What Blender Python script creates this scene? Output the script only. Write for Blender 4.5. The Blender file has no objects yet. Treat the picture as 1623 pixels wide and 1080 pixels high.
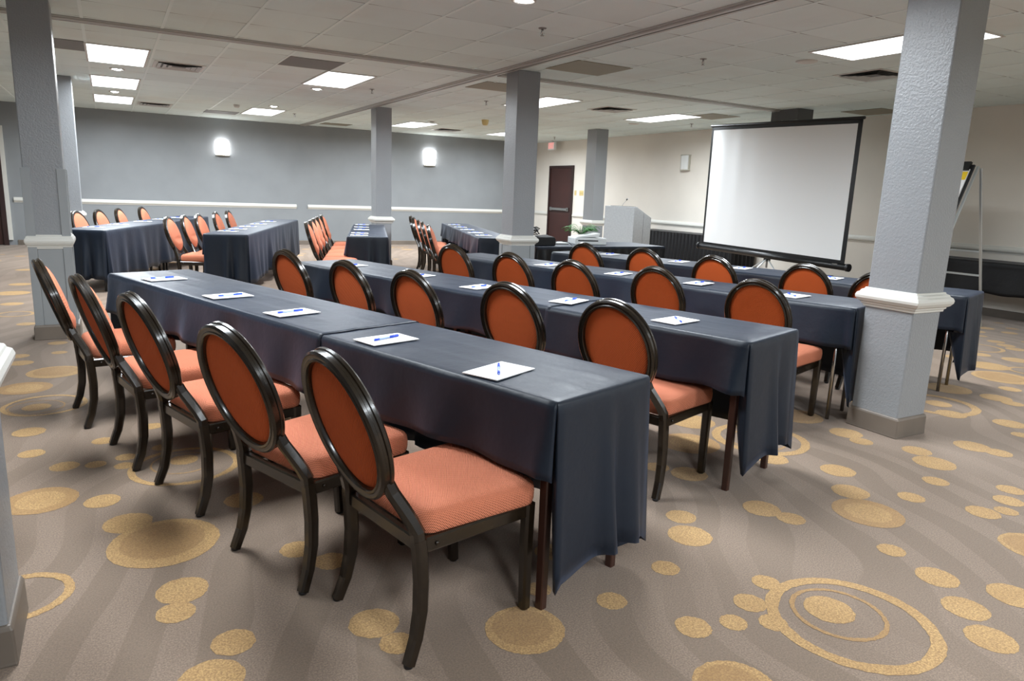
import bpy, bmesh, math, random
from mathutils import Vector, Matrix, noise
R = math.radians
sc = bpy.context.scene
COL = sc.collection

# ------------------------------------------------------------------ camera
FPX = 1124.67
PITCH, ROLL, YAW, CAMH = 0.2039279, -0.0384189, 0.5157495, 1.36
def camera():
    cy, sy, cp, sp = math.cos(YAW), math.sin(YAW), math.cos(PITCH), math.sin(PITCH)
    fwd = Vector((sy*cp, cy*cp, -sp)); right = Vector((cy, -sy, 0)); down = fwd.cross(right)
    cr, sr = math.cos(ROLL), math.sin(ROLL)
    r2 = cr*right + sr*down; d2 = -sr*right + cr*down
    cam = bpy.data.cameras.new('camera'); o = bpy.data.objects.new('camera', cam); COL.objects.link(o)
    m = Matrix((r2, -d2, -fwd)).transposed().to_4x4(); m.translation = Vector((0, 0, CAMH))
    o.matrix_world = m
    cam.sensor_width = 36.0; cam.lens = 36.0*FPX/1623.0; cam.clip_start = 0.05; cam.clip_end = 100
    sc.camera = o
camera()

# ------------------------------------------------------------------ world / exposure
wd = bpy.data.worlds.new('world'); sc.world = wd; wd.use_nodes = True
wd.node_tree.nodes['Background'].inputs[0].default_value = (0.9, 0.95, 1, 1)
wd.node_tree.nodes['Background'].inputs[1].default_value = 0.02
vs = sc.view_settings
sc.display_settings.display_device = 'sRGB'
vs.view_transform = 'Standard'; vs.look = 'None'; vs.gamma = 1.0; vs.use_curve_mapping = False
vs.exposure = 0.22
PANEL_WATTS = 92.0
PANEL_STRENGTH = 2.5
DOWNLIGHT_STRENGTH = 120.0
SCONCE_STRENGTH = 14.0

# ------------------------------------------------------------------ helpers
def lin(r, g, b):
    f = lambda c: (c/12.92 if c <= .04045 else ((c+.055)/1.055)**2.4)
    return (f(r/255), f(g/255), f(b/255), 1)

class NT:
    def __init__(s, name):
        s.m = bpy.data.materials.new(name); s.m.use_nodes = True; s.t = s.m.node_tree
        s.b = s.t.nodes['Principled BSDF']
    def n(s, typ, **kw):
        nd = s.t.nodes.new(typ)
        for k, v in kw.items():
            if k.startswith('i_'):
                key = k[2:]
                key = int(key) if key.isdigit() else key.replace('_', ' ')
                nd.inputs[key].default_value = v
            else: setattr(nd, k, v)
        return nd
    def l(s, a, b): s.t.links.new(a, b)
    def math(s, op, a, b=None, clamp=False):
        nd = s.t.nodes.new('ShaderNodeMath'); nd.operation = op; nd.use_clamp = clamp
        for i, v in enumerate((a, b)):
            if v is None: continue
            if isinstance(v, (int, float)): nd.inputs[i].default_value = v
            else: s.l(v, nd.inputs[i])
        return nd.outputs[0]
    def mix(s, fac, a, b):
        nd = s.t.nodes.new('ShaderNodeMix'); nd.data_type = 'RGBA'
        for i, v in ((0, fac), (6, a), (7, b)):
            if hasattr(v, 'links'): s.l(v, nd.inputs[i])
            else: nd.inputs[i].default_value = v
        return nd.outputs[2]
    def coords(s, kind='Object'):
        return s.t.nodes.new('ShaderNodeTexCoord').outputs[kind]
    def wpos(s): return s.t.nodes.new('ShaderNodeNewGeometry').outputs['Position']
    def noise(s, vec, scale, detail=2, rough=.5, dist=0):
        nd = s.n('ShaderNodeTexNoise', i_Scale=scale, i_Detail=detail, i_Roughness=rough, i_Distortion=dist)
        s.l(vec, nd.inputs['Vector']); return nd.outputs[0]
    def ramp(s, fac, a, b):
        nd = s.n('ShaderNodeMapRange'); nd.inputs[1].default_value = a; nd.inputs[2].default_value = b
        s.l(fac, nd.inputs[0]); return nd.outputs[0]
    def bump(s, h, strength, dist=.002):
        nd = s.n('ShaderNodeBump', i_Strength=strength, i_Distance=dist); s.l(h, nd.inputs['Height'])
        s.l(nd.outputs[0], s.b.inputs['Normal'])
    def set(s, **kw):
        for k, v in kw.items(): s.b.inputs[k.replace('_', ' ')].default_value = v

def plain(name, col, rough=.5, metal=0, **kw):
    t = NT(name); t.set(Base_Color=col, Roughness=rough, Metallic=metal, **kw); return t.m

def peel(name, col, scale=70, strength=.35, rough=.5, var=.06, dist=.003):
    t = NT(name); p = t.wpos()
    c2 = tuple(c*(1-var*2) for c in col[:3])+(1,)
    t.l(t.mix(t.ramp(t.noise(p, 1.7, 4), .3, .7), col, c2), t.b.inputs['Base Color'])
    t.set(Roughness=rough)
    t.bump(t.noise(p, scale, 3, .6), strength, dist); return t.m

def emis(name, col, strength):
    t = NT(name); t.set(Base_Color=(.8, .8, .8, 1), Roughness=.5)
    t.b.inputs['Emission Color'].default_value = col; t.b.inputs['Emission Strength'].default_value = strength
    return t.m

# ------------------------------------------------------------------ materials
M = {}
M['grey_wall'] = peel('grey_wall_paint', lin(139, 143, 146), 90, .25, .55)
M['cream_wall'] = peel('cream_wallcover', lin(230, 224, 214), 160, .2, .6, .03)
M['column'] = peel('column_paint', lin(147, 150, 153), 75, .8, .3, .03, .004)
M['column_board'] = peel('column_board_paint', lin(150, 154, 156), 200, .12, .4, .02)
M['white_trim'] = plain('white_trim_paint', lin(214, 213, 206), .35)
M['base'] = peel('brown_cove_base', lin(126, 115, 104), 20, .1, .45, .2)
M['door'] = peel('brown_door', lin(66, 38, 34), 14, .05, .4, .15)
M['door_frame'] = plain('brown_door_frame', lin(50, 32, 30), .4)
M['chrome'] = plain('chrome', lin(190, 190, 188), .22, 1)
M['alu'] = plain('brushed_aluminium', lin(205, 210, 210), .38, .85)
M['steel_dull'] = plain('dull_steel', lin(150, 150, 148), .35, .9)
M['black_plastic'] = plain('black_plastic', lin(22, 22, 24), .4)
M['black_tube'] = plain('black_painted_metal', lin(20, 21, 23), .35)
M['white_plastic'] = plain('white_plastic', lin(222, 226, 226), .4)
M['yellow'] = plain('yellow_label', lin(236, 200, 40), .5)
M['cream_plastic'] = plain('ivory_plastic', lin(215, 195, 135), .4)
M['sconce_frame'] = plain('sconce_frame_paint', lin(188, 184, 170), .4)
M['opal_off'] = plain('opal_glass_unlit', lin(222, 224, 222), .3)
M['paper'] = plain('white_paper', lin(240, 240, 240), .7)
M['pen_blue'] = plain('blue_pen_plastic', lin(40, 80, 215), .3)
M['pen_clear'] = plain('pale_pen_barrel', lin(170, 195, 240), .3)
M['leg_wood'] = plain('brown_painted_leg', lin(62, 38, 30), .3)
M['leg_black'] = plain('black_table_leg', lin(24, 24, 25), .35)
M['table_top'] = plain('laminate_top', lin(120, 95, 70), .5)
M['grey_box'] = plain('grey_box_paint', lin(96, 96, 95), .6)
M['panel_grey'] = plain('grey_ceiling_panel', lin(122, 123, 122), .7)
M['panel_olive'] = plain('stained_ceiling_panel', lin(138, 134, 118), .6)
M['dark'] = plain('dark_void', lin(30, 30, 30), .8)
M['leaf'] = plain('fern_leaf', lin(48, 130, 38), .45)
M['pot'] = plain('terracotta_pot', lin(90, 60, 45), .6)
M['screen_white'] = plain('screen_vinyl', lin(238, 240, 241), .75)
M['panel'] = emis('panel_diffuser', (.95, 1, 1.03, 1), PANEL_STRENGTH)
M['lamp'] = emis('downlight_lamp', (1, .98, .95, 1), DOWNLIGHT_STRENGTH)
M['sconce_lit'] = emis('sconce_opal_lit', (1, .98, .97, 1), SCONCE_STRENGTH)
M['exit_face'] = emis('exit_sign_face', (1, .75, .7, 1), .12)
M['exit_red'] = emis('exit_sign_letters', (1, .05, .035, 1), .75)
M['light_frame'] = plain('white_light_frame', lin(205, 204, 198), .4)

def wood_frame():
    t = NT('dark_bronze_chair_frame'); p = t.coords()
    n1 = t.noise(p, 45, 4, .6)
    chips = t.ramp(t.noise(p, 130, 3, .7), .70, .76)
    base = t.mix(t.ramp(n1, .3, .7), lin(26, 19, 12), lin(38, 29, 19))
    t.l(t.mix(chips, base, lin(120, 108, 92)), t.b.inputs['Base Color'])
    t.set(Roughness=.24, Coat_Weight=.3, Coat_Roughness=.12)
    t.bump(t.noise(p, 160, 2), .06, .001); return t.m
M['chair_frame'] = wood_frame()

def orange(name, c1, c2, sheen):
    t = NT(name); p = t.coords()
    sep = t.n('ShaderNodeSeparateXYZ'); t.l(p, sep.inputs[0])
    u = t.math('ADD', sep.outputs[0], t.math('MULTIPLY', sep.outputs[1], .35))
    v = t.math('ADD', sep.outputs[1], sep.outputs[2])
    w1 = t.math('SINE', t.math('MULTIPLY', u, 2*math.pi/.0085))
    w2 = t.math('SINE', t.math('MULTIPLY', v, 2*math.pi/.0085))
    w = t.math('MULTIPLY', w1, w2)
    big = t.noise(p, 7, 3)
    base = t.mix(t.ramp(big, .3, .7), c1, c2)
    t.l(t.mix(t.ramp(w, -1.0, 1.0), tuple(x*.70 for x in c1[:3])+(1,), base), t.b.inputs['Base Color'])
    t.set(Roughness=.85, Sheen_Weight=sheen, Sheen_Roughness=.5)
    t.b.inputs['Sheen Tint'].default_value = lin(255, 190, 160)
    t.bump(w, .8, .0025); return t.m
M['orange'] = orange('orange_woven_fabric', lin(238, 142, 106), lin(230, 134, 98), .2)
M['orange_shaded'] = orange('orange_woven_fabric_shaded', lin(222, 96, 30), lin(214, 90, 26), .03)  # same fabric as the seats; shade on the chair backs put into the colour

def cloth(name, col, sh):
    t = NT(name); p = t.coords()
    t.l(t.mix(t.ramp(t.noise(p, 3, 4), .3, .7), col, tuple(c*.82 for c in col[:3])+(1,)), t.b.inputs['Base Color'])
    t.set(Roughness=.46, Sheen_Weight=sh, Sheen_Roughness=.45, Specular_IOR_Level=.36)
    t.b.inputs['Sheen Tint'].default_value = lin(165, 180, 215)
    t.bump(t.noise(p, 5, 4, .6), .25, .02); return t.m
M['navy'] = cloth('navy_tablecloth_fabric', lin(22, 32, 45), .12)
M['black_cloth'] = cloth('black_skirt_fabric', lin(14, 14, 16), .03)
M['bag'] = peel('black_bag_fabric', lin(20, 20, 22), 300, .3, .8, .1)

def lectern_mat():
    t = NT('grey_stone_laminate'); p = t.coords()
    t.l(t.mix(t.ramp(t.noise(p, 30, 5, .7), .35, .65), lin(166, 169, 171), lin(154, 157, 159)), t.b.inputs['Base Color'])
    t.set(Roughness=.5); return t.m
M['lectern'] = lectern_mat()

def carpet(name, kind):
    t = NT(name); p = t.wpos()
    fleck = t.ramp(t.noise(p, 170, 3, .8), .36, .60)
    if kind == 'base':
        wob = t.n('ShaderNodeTexNoise', i_Scale=.55, i_Detail=1.5); t.l(p, wob.inputs['Vector'])
        vm = t.n('ShaderNodeVectorMath', operation='MULTIPLY_ADD'); vm.inputs[1].default_value = (1.5, 1.5, 0)
        t.l(wob.outputs['Color'], vm.inputs[0]); t.l(p, vm.inputs[2])
        sep = t.n('ShaderNodeSeparateXYZ'); t.l(vm.outputs[0], sep.inputs[0])
        d = t.math('SUBTRACT', t.math('MULTIPLY', sep.outputs[0], .93), t.math('MULTIPLY', sep.outputs[1], .36))
        w = t.math('SINE', t.math('MULTIPLY', d, 2*math.pi/.25))
        thr = t.math('SUBTRACT', t.math('MULTIPLY', t.noise(p, 1.3, 1), 1.6), .75)
        band = t.math('MULTIPLY', t.ramp(t.math('SUBTRACT', w, thr), -.05, .05), t.ramp(t.noise(p, .7, 2), .28, .55))
        band = t.math('SUBTRACT', 1, t.math('MULTIPLY', t.math('SUBTRACT', 1, t.ramp(t.math('SUBTRACT', w, thr), -.05, .05)), t.ramp(t.noise(p, .7, 2), .30, .50)))
        worn = t.ramp(t.noise(p, 1.1, 5, .65), .35, .7)
        a = t.mix(worn, lin(160, 138, 119), lin(152, 130, 111))
        b = t.mix(worn, lin(139, 118, 98), lin(141, 120, 101))
        c = t.mix(band, b, a)
        c = t.mix(fleck, c, t.mix(.8, c, lin(108, 92, 78)))
    else:
        hi, lo = (lin(210, 172, 112), lin(194, 156, 98)) if kind == 'gold' else (lin(188, 150, 96), lin(172, 134, 80))
        c = t.mix(t.ramp(t.noise(p, 5, 4, .7), .35, .7), hi, lo)
        f2 = t.ramp(t.noise(p, 150, 3, .8), .38, .60)
        c = t.mix(f2, c, t.mix(.85, c, lin(142, 106, 66)))
    t.l(c, t.b.inputs['Base Color']); t.set(Roughness=.95, Sheen_Weight=.15, Sheen_Roughness=.6)
    t.bump(t.noise(p, 420, 2, .7), .5, .004); return t.m
M['carpet'] = carpet('patterned_carpet', 'base')
M['carpet_gold'] = carpet('carpet_gold_dot', 'gold')
M['carpet_amber'] = carpet('carpet_amber_dot', 'amber')

TX0, TXP, TY0, TYP = -.103, .631, 8.90, .665
def ceiling_mat():
    t = NT('acoustic_ceiling_tile'); p = t.wpos()
    sep = t.n('ShaderNodeSeparateXYZ'); t.l(p, sep.inputs[0])
    fx = t.math('FRACT', t.math('ADD', t.math('DIVIDE', t.math('SUBTRACT', sep.outputs[0], TX0), TXP), 50.5))
    fy = t.math('FRACT', t.math('ADD', t.math('DIVIDE', t.math('SUBTRACT', sep.outputs[1], TY0), TYP), 50.5))
    dx = t.math('ABSOLUTE', t.math('SUBTRACT', fx, .5)); dy = t.math('ABSOLUTE', t.math('SUBTRACT', fy, .5))
    # gaps between tiles open towards the main runners (tiles sag in the middle)
    wgap = t.math('MULTIPLY', t.math('SUBTRACT', .30, dx), .040)
    tick = t.ramp(t.math('SUBTRACT', wgap, dy), 0, .003)
    faint = t.math('MULTIPLY', t.ramp(dy, .008, .004), .18)
    m = t.math('MAXIMUM', t.math('MULTIPLY', tick, .8), faint, True)
    cell = t.n('ShaderNodeTexWhiteNoise', noise_dimensions='2D')
    comb = t.n('ShaderNodeCombineXYZ')
    t.l(t.math('FLOOR', t.math('ADD', t.math('DIVIDE', t.math('SUBTRACT', sep.outputs[0], TX0), TXP), 50)), comb.inputs[0])
    t.l(t.math('FLOOR', t.math('ADD', t.math('DIVIDE', t.math('SUBTRACT', sep.outputs[1], TY0), TYP), 50)), comb.inputs[1])
    t.l(comb.outputs[0], cell.inputs['Vector'])
    base = t.mix(cell.outputs[0], lin(228, 242, 241), lin(219, 233, 232))
    base = t.mix(t.math('MULTIPLY', t.ramp(t.noise(p, .9, 4), .5, .75), .25), base, lin(200, 192, 182))
    t.l(t.mix(m, base, lin(62, 56, 52)), t.b.inputs['Base Color'])
    t.set(Roughness=.9)
    h = t.math('MULTIPLY', t.math('ADD', t.math('POWER', t.math('MULTIPLY', dx, 2), 2), t.math('POWER', t.math('MULTIPLY', dy, 2), 2)), -1)
    t.bump(t.math('ADD', h, t.math('MULTIPLY', t.noise(p, 220, 2), .12)), .5, .012); return t.m
M['ceiling'] = ceiling_mat()
M['tee'] = plain('ceiling_tee_paint', lin(228, 241, 240), .5)

# ------------------------------------------------------------------ mesh building
def box(bm, x0, x1, y0, y1, z0, z1, mi=0):
    v = [bm.verts.new((x, y, z)) for z in (z0, z1) for y in (y0, y1) for x in (x0, x1)]
    for q in ((0, 2, 3, 1), (4, 5, 7, 6), (0, 1, 5, 4), (2, 6, 7, 3), (0, 4, 6, 2), (1, 3, 7, 5)):
        f = bm.faces.new([v[i] for i in q]); f.material_index = mi
    return v

def rings(bm, rs, closed=True, cap0=True, cap1=True, mi=0, smooth=True, loop=False):
    vs_ = [[bm.verts.new(p) for p in r] for r in rs]
    n = len(vs_[0]); N = len(vs_)
    for i in range(N if loop else N-1):
        a, b = vs_[i], vs_[(i+1) % N]
        for j in range(n if closed else n-1):
            k = (j+1) % n
            f = bm.faces.new((a[j], a[k], b[k], b[j])); f.smooth = smooth; f.material_index = mi
    if not loop:
        if cap0: f = bm.faces.new(list(reversed(vs_[0]))); f.material_index = mi
        if cap1: f = bm.faces.new(vs_[-1]); f.material_index = mi
    return vs_

def frame_of(t):
    t = t.normalized(); ref = Vector((0, 0, 1)) if abs(t.z) < .9 else Vector((1, 0, 0))
    s = ref.cross(t).normalized(); u = t.cross(s).normalized(); return s, u

def tube(bm, pts, r, seg=10, mi=0, smooth=True):
    pts = [Vector(p) for p in pts]; rs = []
    for i, p in enumerate(pts):
        t = pts[min(i+1, len(pts)-1)]-pts[max(i-1, 0)]
        s, u = frame_of(t); rr = r[i] if isinstance(r, (list, tuple)) else r
        rs.append([p+rr*(math.cos(a)*s+math.sin(a)*u) for a in [2*math.pi*k/seg for k in range(seg)]])
    rings(bm, rs, mi=mi, smooth=smooth)

def bar(bm, pts, w, h, side=None, mi=0, ch=.2):
    """swept chamfered rectangular section; side = direction of w"""
    pts = [Vector(p) for p in pts]; rs = []
    for i, p in enumerate(pts):
        t = (pts[min(i+1, len(pts)-1)]-pts[max(i-1, 0)]).normalized()
        if side is not None:
            s = Vector(side); s = (s-s.dot(t)*t).normalized(); u = t.cross(s)
        else: s, u = frame_of(t)
        a = (w[i] if isinstance(w, (list, tuple)) else w)/2; b = (h[i] if isinstance(h, (list, tuple)) else h)/2
        c = min(a, b)*ch*2
        prof = [(a-c, -b), (a, -b+c), (a, b-c), (a-c, b), (-a+c, b), (-a, b-c), (-a, -b+c), (-a+c, -b)]
        rs.append([p+x*s+y*u for x, y in prof])
    rings(bm, rs, mi=mi, smooth=False)

def lathe(bm, c, prof, seg=24, mi=0, axis='z', smooth=True):
    c = Vector(c); rs = []
    for r, z in prof:
        ring = []
        for k in range(seg):
            a = 2*math.pi*k/seg
            q = Vector((r*math.cos(a), r*math.sin(a), z))
            if axis == 'x': q = Vector((z, q.x, q.y))
            if axis == 'y': q = Vector((q.x, z, q.y))
            ring.append(c+q)
        rs.append(ring)
    rings(bm, rs, mi=mi, smooth=smooth)

def square_loft(bm, x0, x1, y0, y1, prof, mi=0):
    rs = [[(x0-o, y0-o, z), (x1+o, y0-o, z), (x1+o, y1+o, z), (x0-o, y1+o, z)] for o, z in prof]
    rings(bm, rs, mi=mi, smooth=False)

def prism(bm, axis, a0, a1, prof, mi=0):
    """prof: (u,z); axis 'x' -> u is y ; axis 'y' -> u is x"""
    mk = (lambda a, u, z: (a, u, z)) if axis == 'x' else (lambda a, u, z: (u, a, z))
    rings(bm, [[mk(a, u, z) for u, z in prof] for a in (a0, a1)], mi=mi, smooth=False)

def obj(name, bm, mats, parent=None, bevel=0, sub=0, norm=True):
    if norm: bmesh.ops.recalc_face_normals(bm, faces=bm.faces)
    me = bpy.data.meshes.new(name); bm.to_mesh(me); bm.free()
    for m in (mats if isinstance(mats, (list, tuple)) else [mats]): me.materials.append(m)
    o = bpy.data.objects.new(name, me); COL.objects.link(o)
    if parent is not None: o.parent = parent
    if bevel:
        b = o.modifiers.new('bevel', 'BEVEL'); b.width = bevel; b.segments = 2; b.limit_method = 'ANGLE'; b.angle_limit = R(40)
    if sub:
        s = o.modifiers.new('sub', 'SUBSURF'); s.levels = s.render_levels = sub
    return o

def tag(o, label, cat, group=None):
    o['label'] = label; o['category'] = cat
    if group: o['group'] = group
    return o
def thing(name, label, cat, loc=(0, 0, 0), rz=0, group=None):
    o = bpy.data.objects.new(name, None); COL.objects.link(o)
    o.location = loc; o.rotation_euler = (0, 0, rz); o.empty_display_size = .1
    return tag(o, label, cat, group)
def struct(name, bm, mats, parent=None, **kw):
    o = obj(name, bm, mats, parent, **kw)
    if parent is None: o['kind'] = 'structure'
    return o
def copy_tree(o, parent=None):
    c = o.copy(); COL.objects.link(c)
    if parent is not None: c.parent = parent
    for ch in list(o.children): copy_tree(ch, c)
    return c
def NB(): return bmesh.new()

# ------------------------------------------------------------------ room
XL, XR, YF, YB, CH = -3.2, 10.2, -3.6, 17.1, 2.72

# floor with inlaid carpet pattern
DOTS=[ (-0.41,5.82,0.177,1),(-0.56,5.42,0.155,2),(-0.46,4.93,0.074,0),(-0.46,4.44,0.078,0),(-0.42,4.07,0.059,0),(-0.27,3.82,0.063,0),(-0.14,3.79,0.046,0),(-0.11,4.14,0.054,0),(-0.11,3.32,0.070,0),(0.13,4.30,0.054,0),(-0.01,3.84,0.048,0),(-0.02,3.72,0.044,0),(0.24,3.69,0.066,0),(0.15,3.92,0.044,0),(-0.34,3.43,0.141,2),(0.43,3.09,0.081,0),(-0.02,3.05,0.091,0),(0.10,2.82,0.197,1),(0.13,2.43,0.083,0),(0.10,2.30,0.060,0),(0.24,2.06,0.065,0),(0.16,1.91,0.090,0),(0.54,2.55,0.064,0),(0.63,2.41,0.062,0),(0.65,1.97,0.080,0),(0.68,1.84,0.054,0),(1.07,1.73,0.127,1),(1.23,1.91,0.045,0),(1.41,2.12,0.062,0),(3.11,3.15,0.140,0),(2.81,2.85,0.168,2),(3.22,2.68,0.069,0),(3.06,2.48,0.086,0),(2.39,2.64,0.064,0),(2.48,2.50,0.092,0),(1.99,2.37,0.029,0),(2.10,2.14,0.065,0),(2.01,1.99,0.091,0),(1.74,1.83,0.053,0),(2.50,2.05,0.083,0),(3.85,2.60,0.095,0),(3.80,2.46,0.064,0),(3.96,2.22,0.078,0),(3.86,2.06,0.107,0),(3.60,1.90,0.062,0),(3.25,2.21,0.087,0),(3.06,2.00,0.087,0),(2.92,1.81,0.151,2),(3.28,1.83,0.061,0),(4.36,2.13,0.097,0),(4.39,2.00,0.071,0),(3.43,1.58,0.071,0),(3.85,1.67,0.061,0),(3.69,1.60,0.065,0),(3.55,1.54,0.050,0),(3.27,1.29,0.129,1),(2.54,1.92,0.061,0),(3.86,2.96,0.154,1),(4.54,3.08,0.039,0),(5.62,2.99,0.163,0),(5.10,2.76,0.084,0),(4.92,2.57,0.094,0),(5.08,2.28,0.096,0),(4.89,2.12,0.056,0),(5.70,2.68,0.105,0),(5.65,2.54,0.071,0),(6.10,2.78,0.078,0),(6.47,3.02,0.227,1),(6.83,3.33,0.174,0),(8.21,3.96,0.087,0),(8.09,3.80,0.084,0),(7.97,3.65,0.089,0),(7.38,3.36,0.116,0),(7.30,3.64,0.091,0),(8.99,4.21,0.086,0),(2.01,1.59,0.050,0),(1.85,1.52,0.056,0),(1.71,1.46,0.045,0),(1.83,1.40,0.047,0),(1.57,1.50,0.059,0),(1.42,1.74,0.053,0),(2.68,1.54,0.054,0),(2.64,1.33,0.075,0),(2.52,1.16,0.076,0),(2.41,1.02,0.077,0),(2.77,1.13,0.084,0),(2.07,1.37,0.083,0),(1.47,1.22,0.125,1),(-1.06,10.03,0.180,0),(-0.98,9.17,0.107,0),(-0.75,7.87,0.079,0),(-0.45,6.87,0.072,0),(-0.42,6.48,0.055,0),(-0.68,6.44,0.070,0),(-1.05,10.84,0.124,0),(-1.14,12.52,0.118,0) ]
RINGS=[ (-0.42,4.96,0.224,0.12),(-0.46,4.93,0.147,0.06),(0.24,3.61,0.249,0.12),(0.23,3.65,0.143,0.06),(-0.34,2.61,0.153,0.20),(2.08,1.29,0.274,0.16),(2.08,1.34,0.156,0.10),(3.26,2.74,0.276,0.18),(3.22,2.73,0.170,0.10),(5.06,2.77,0.286,0.20),(7.65,3.86,0.245,0.15),(6.97,3.06,0.158,0.20),(-0.89,8.48,0.167,0.20) ]
def build_floor():
    rnd = random.Random(5)
    dots = list(DOTS); rgs = list(RINGS)
    def free(x, y, r):
        if -.6 < x < 3.6 and .5 < y < 1.9 and not (x < 0): return False      # measured foreground stays as it is
        if 1.9 < x < 7 and .6 < y < 3.2: return False
        if -.6 < x < .7 and 1.6 < y < 4.6: return False
        return all((x-a)**2+(y-b)**2 > (r+c+.03)**2 for a, b, c, _ in dots) and all((x-a)**2+(y-b)**2 > (r+c)**2 for a, b, c, _ in rgs)
    for _ in range(2400):
        x = rnd.uniform(XL+.3, XR-.4); y = rnd.uniform(YF+.3, YB-.4)
        k = rnd.random()
        r = rnd.uniform(.045, .10) if k < .86 else (rnd.uniform(.13, .19) if k < .94 else rnd.uniform(.22, .28))
        if not free(x, y, r): continue
        if r > .2:
            rgs.append((x, y, r, .17)); rgs.append((x+.01, y+.03, r*.57, .1)); dots.append((x-.02, y+.03, r*.27, 0))
        else: dots.append((x, y, r, (rnd.choice((1, 2)) if r > .12 else (0 if rnd.random() < .6 else 3))))
        if len(dots) > 620: break
    bm = NB()
    v = [bm.verts.new(p) for p in ((XL, YF, 0), (XR, YF, 0), (XR, YB, 0), (XL, YB, 0))]
    bm.faces.new(v)
    v = [bm.verts.new(p) for p in ((XL, YF, -.1), (XR, YF, -.1), (XR, YB, -.1), (XL, YB, -.1))]
    bm.faces.new(list(reversed(v)))
    def ring_pts(x, y, r, z, seg, sd):
        out = []
        for k in range(seg):
            a = 2*math.pi*k/seg
            rr = r*(1+.02*noise.noise(Vector((math.cos(a)*2+sd, math.sin(a)*2, sd))))+rnd.uniform(-.0022, .0022)
            out.append(bm.verts.new((x+rr*math.cos(a), y+rr*math.sin(a), z)))
        return out
    def disc(x, y, r, mi, z):
        seg = 40 if r < .12 else 72
        f = bm.faces.new(ring_pts(x, y, r, z, seg, x*7+y)); f.material_index = mi
    for i, (x, y, r, k) in enumerate(dots):
        z = .0008+.00002*(i % 7)
        disc(x, y, r, 2 if k in (2, 3) else 1, z)
        if k == 1: disc(x-.02*r, y+.1*r, r*.76, 2, z+.0003)
        if k == 2: disc(x, y, r*.66, 1, z+.0003)
    for i, (x, y, r, th) in enumerate(rgs):
        seg = 90; z = .0011+.00002*(i % 5)
        a = ring_pts(x, y, r, z, seg, x*3); b = ring_pts(x, y, r*(1-th), z, seg, y*3)
        for j in range(seg):
            f = bm.faces.new((a[j], a[(j+1) % seg], b[(j+1) % seg], b[j])); f.material_index = 1 if th > .11 else 2
    for f in bm.faces:
        if f.normal.z < 0 and f.calc_center_median().z > -.01: f.normal_flip()
    struct('floor', bm, [M['carpet'], M['carpet_gold'], M['carpet_amber']], norm=False)
build_floor()

# ceiling
bm = NB(); box(bm, XL, XR, YF, YB, CH, CH+.1)
k = int((XL-TX0)/TXP)
while TX0+k*TXP < XR:
    x = TX0+k*TXP; k += 1
    if x-.013 > XL: box(bm, x-.013, x+.013, YF, YB, CH-.004, CH+.01, 1)
struct('ceiling', bm, [M['ceiling'], M['tee']])

# walls
def wall(name, x0, x1, y0, y1, mat):
    bm = NB(); box(bm, x0, x1, y0, y1, 0, CH); return struct(name, bm, mat)
wall('wall_back', XL-.12, XR+.12, YB, YB+.12, M['grey_wall'])
wall('wall_right', XR, XR+.12, YF, YB, M['cream_wall'])
wall('wall_left', XL-.12, XL, YF, YB, M['grey_wall'])
wall('wall_front', XL-.12, XR+.12, YF-.12, YF, M['grey_wall'])
# chair rails (bull-nosed profile) and cove base
def rail_prof(u0, sgn):
    p = [(0, .83), (.012, .83), (.014, .842), (.022, .848), (.036, .862), (.040, .880), (.036, .898), (.024, .908), (.020, .918), (.012, .93), (0, .93)]
    return [(u0+sgn*a, z) for a, z in p]
def rail(name, axis, a0, a1, u0, sgn):
    bm = NB(); prism(bm, axis, a0, a1, rail_prof(u0, sgn)); struct(name, bm, M['white_trim'])
rail('trim_1', 'x', -1.62, 3.80, YB, -1)
rail('trim_2', 'x', 4.06, XR-.04, YB, -1)
rail('trim_3', 'y', 16.30, YB-.04, XR, -1)
rail('trim_4', 'y', YF, 15.12, XR, -1)
def baseb(name, axis, a0, a1, u0, sgn):
    bm = NB(); prism(bm, axis, a0, a1, [(u0, 0), (u0+sgn*.014, 0), (u0+sgn*.012, .09), (u0+sgn*.006, .10), (u0, .10)]); struct(name, bm, M['base'])
baseb('baseboard_back', 'x', -1.62, XR, YB, -1)
baseb('baseboard_right', 'y', YF, 15.12, XR, -1)
baseb('baseboard_right_corner', 'y', 16.30, YB, XR, -1)
baseb('baseboard_left', 'y', YF, YB, XL, 1)

# ceiling partition tracks: a channel with a dark slot
def track(name, axis, a0, a1, c):
    bm = NB()
    z0 = CH-.028
    for s in (-1, 1):
        p = [(c+s*.012, CH), (c+s*.012, z0), (c+s*.045, z0), (c+s*.055, z0+.008), (c+s*.055, CH-.014), (c+s*.075, CH-.010), (c+s*.075, CH)]
        prism(bm, axis, a0, a1, p if s > 0 else list(reversed(p)))
    prism(bm, axis, a0, a1, [(c-.012, CH-.003), (c+.012, CH-.003), (c+.012, CH), (c-.012, CH)], 1)
    struct(name, bm, [M['steel_track'], M['dark']])
M['steel_track'] = plain('painted_track_metal', lin(176, 176, 172), .4, .2)
track('trim_5', 'x', XL, 3.90, 7.70)
track('trim_6', 'x', 4.06, 9.0, 7.70)
track('trim_7', 'y', YF, YB, 3.98)

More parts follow.
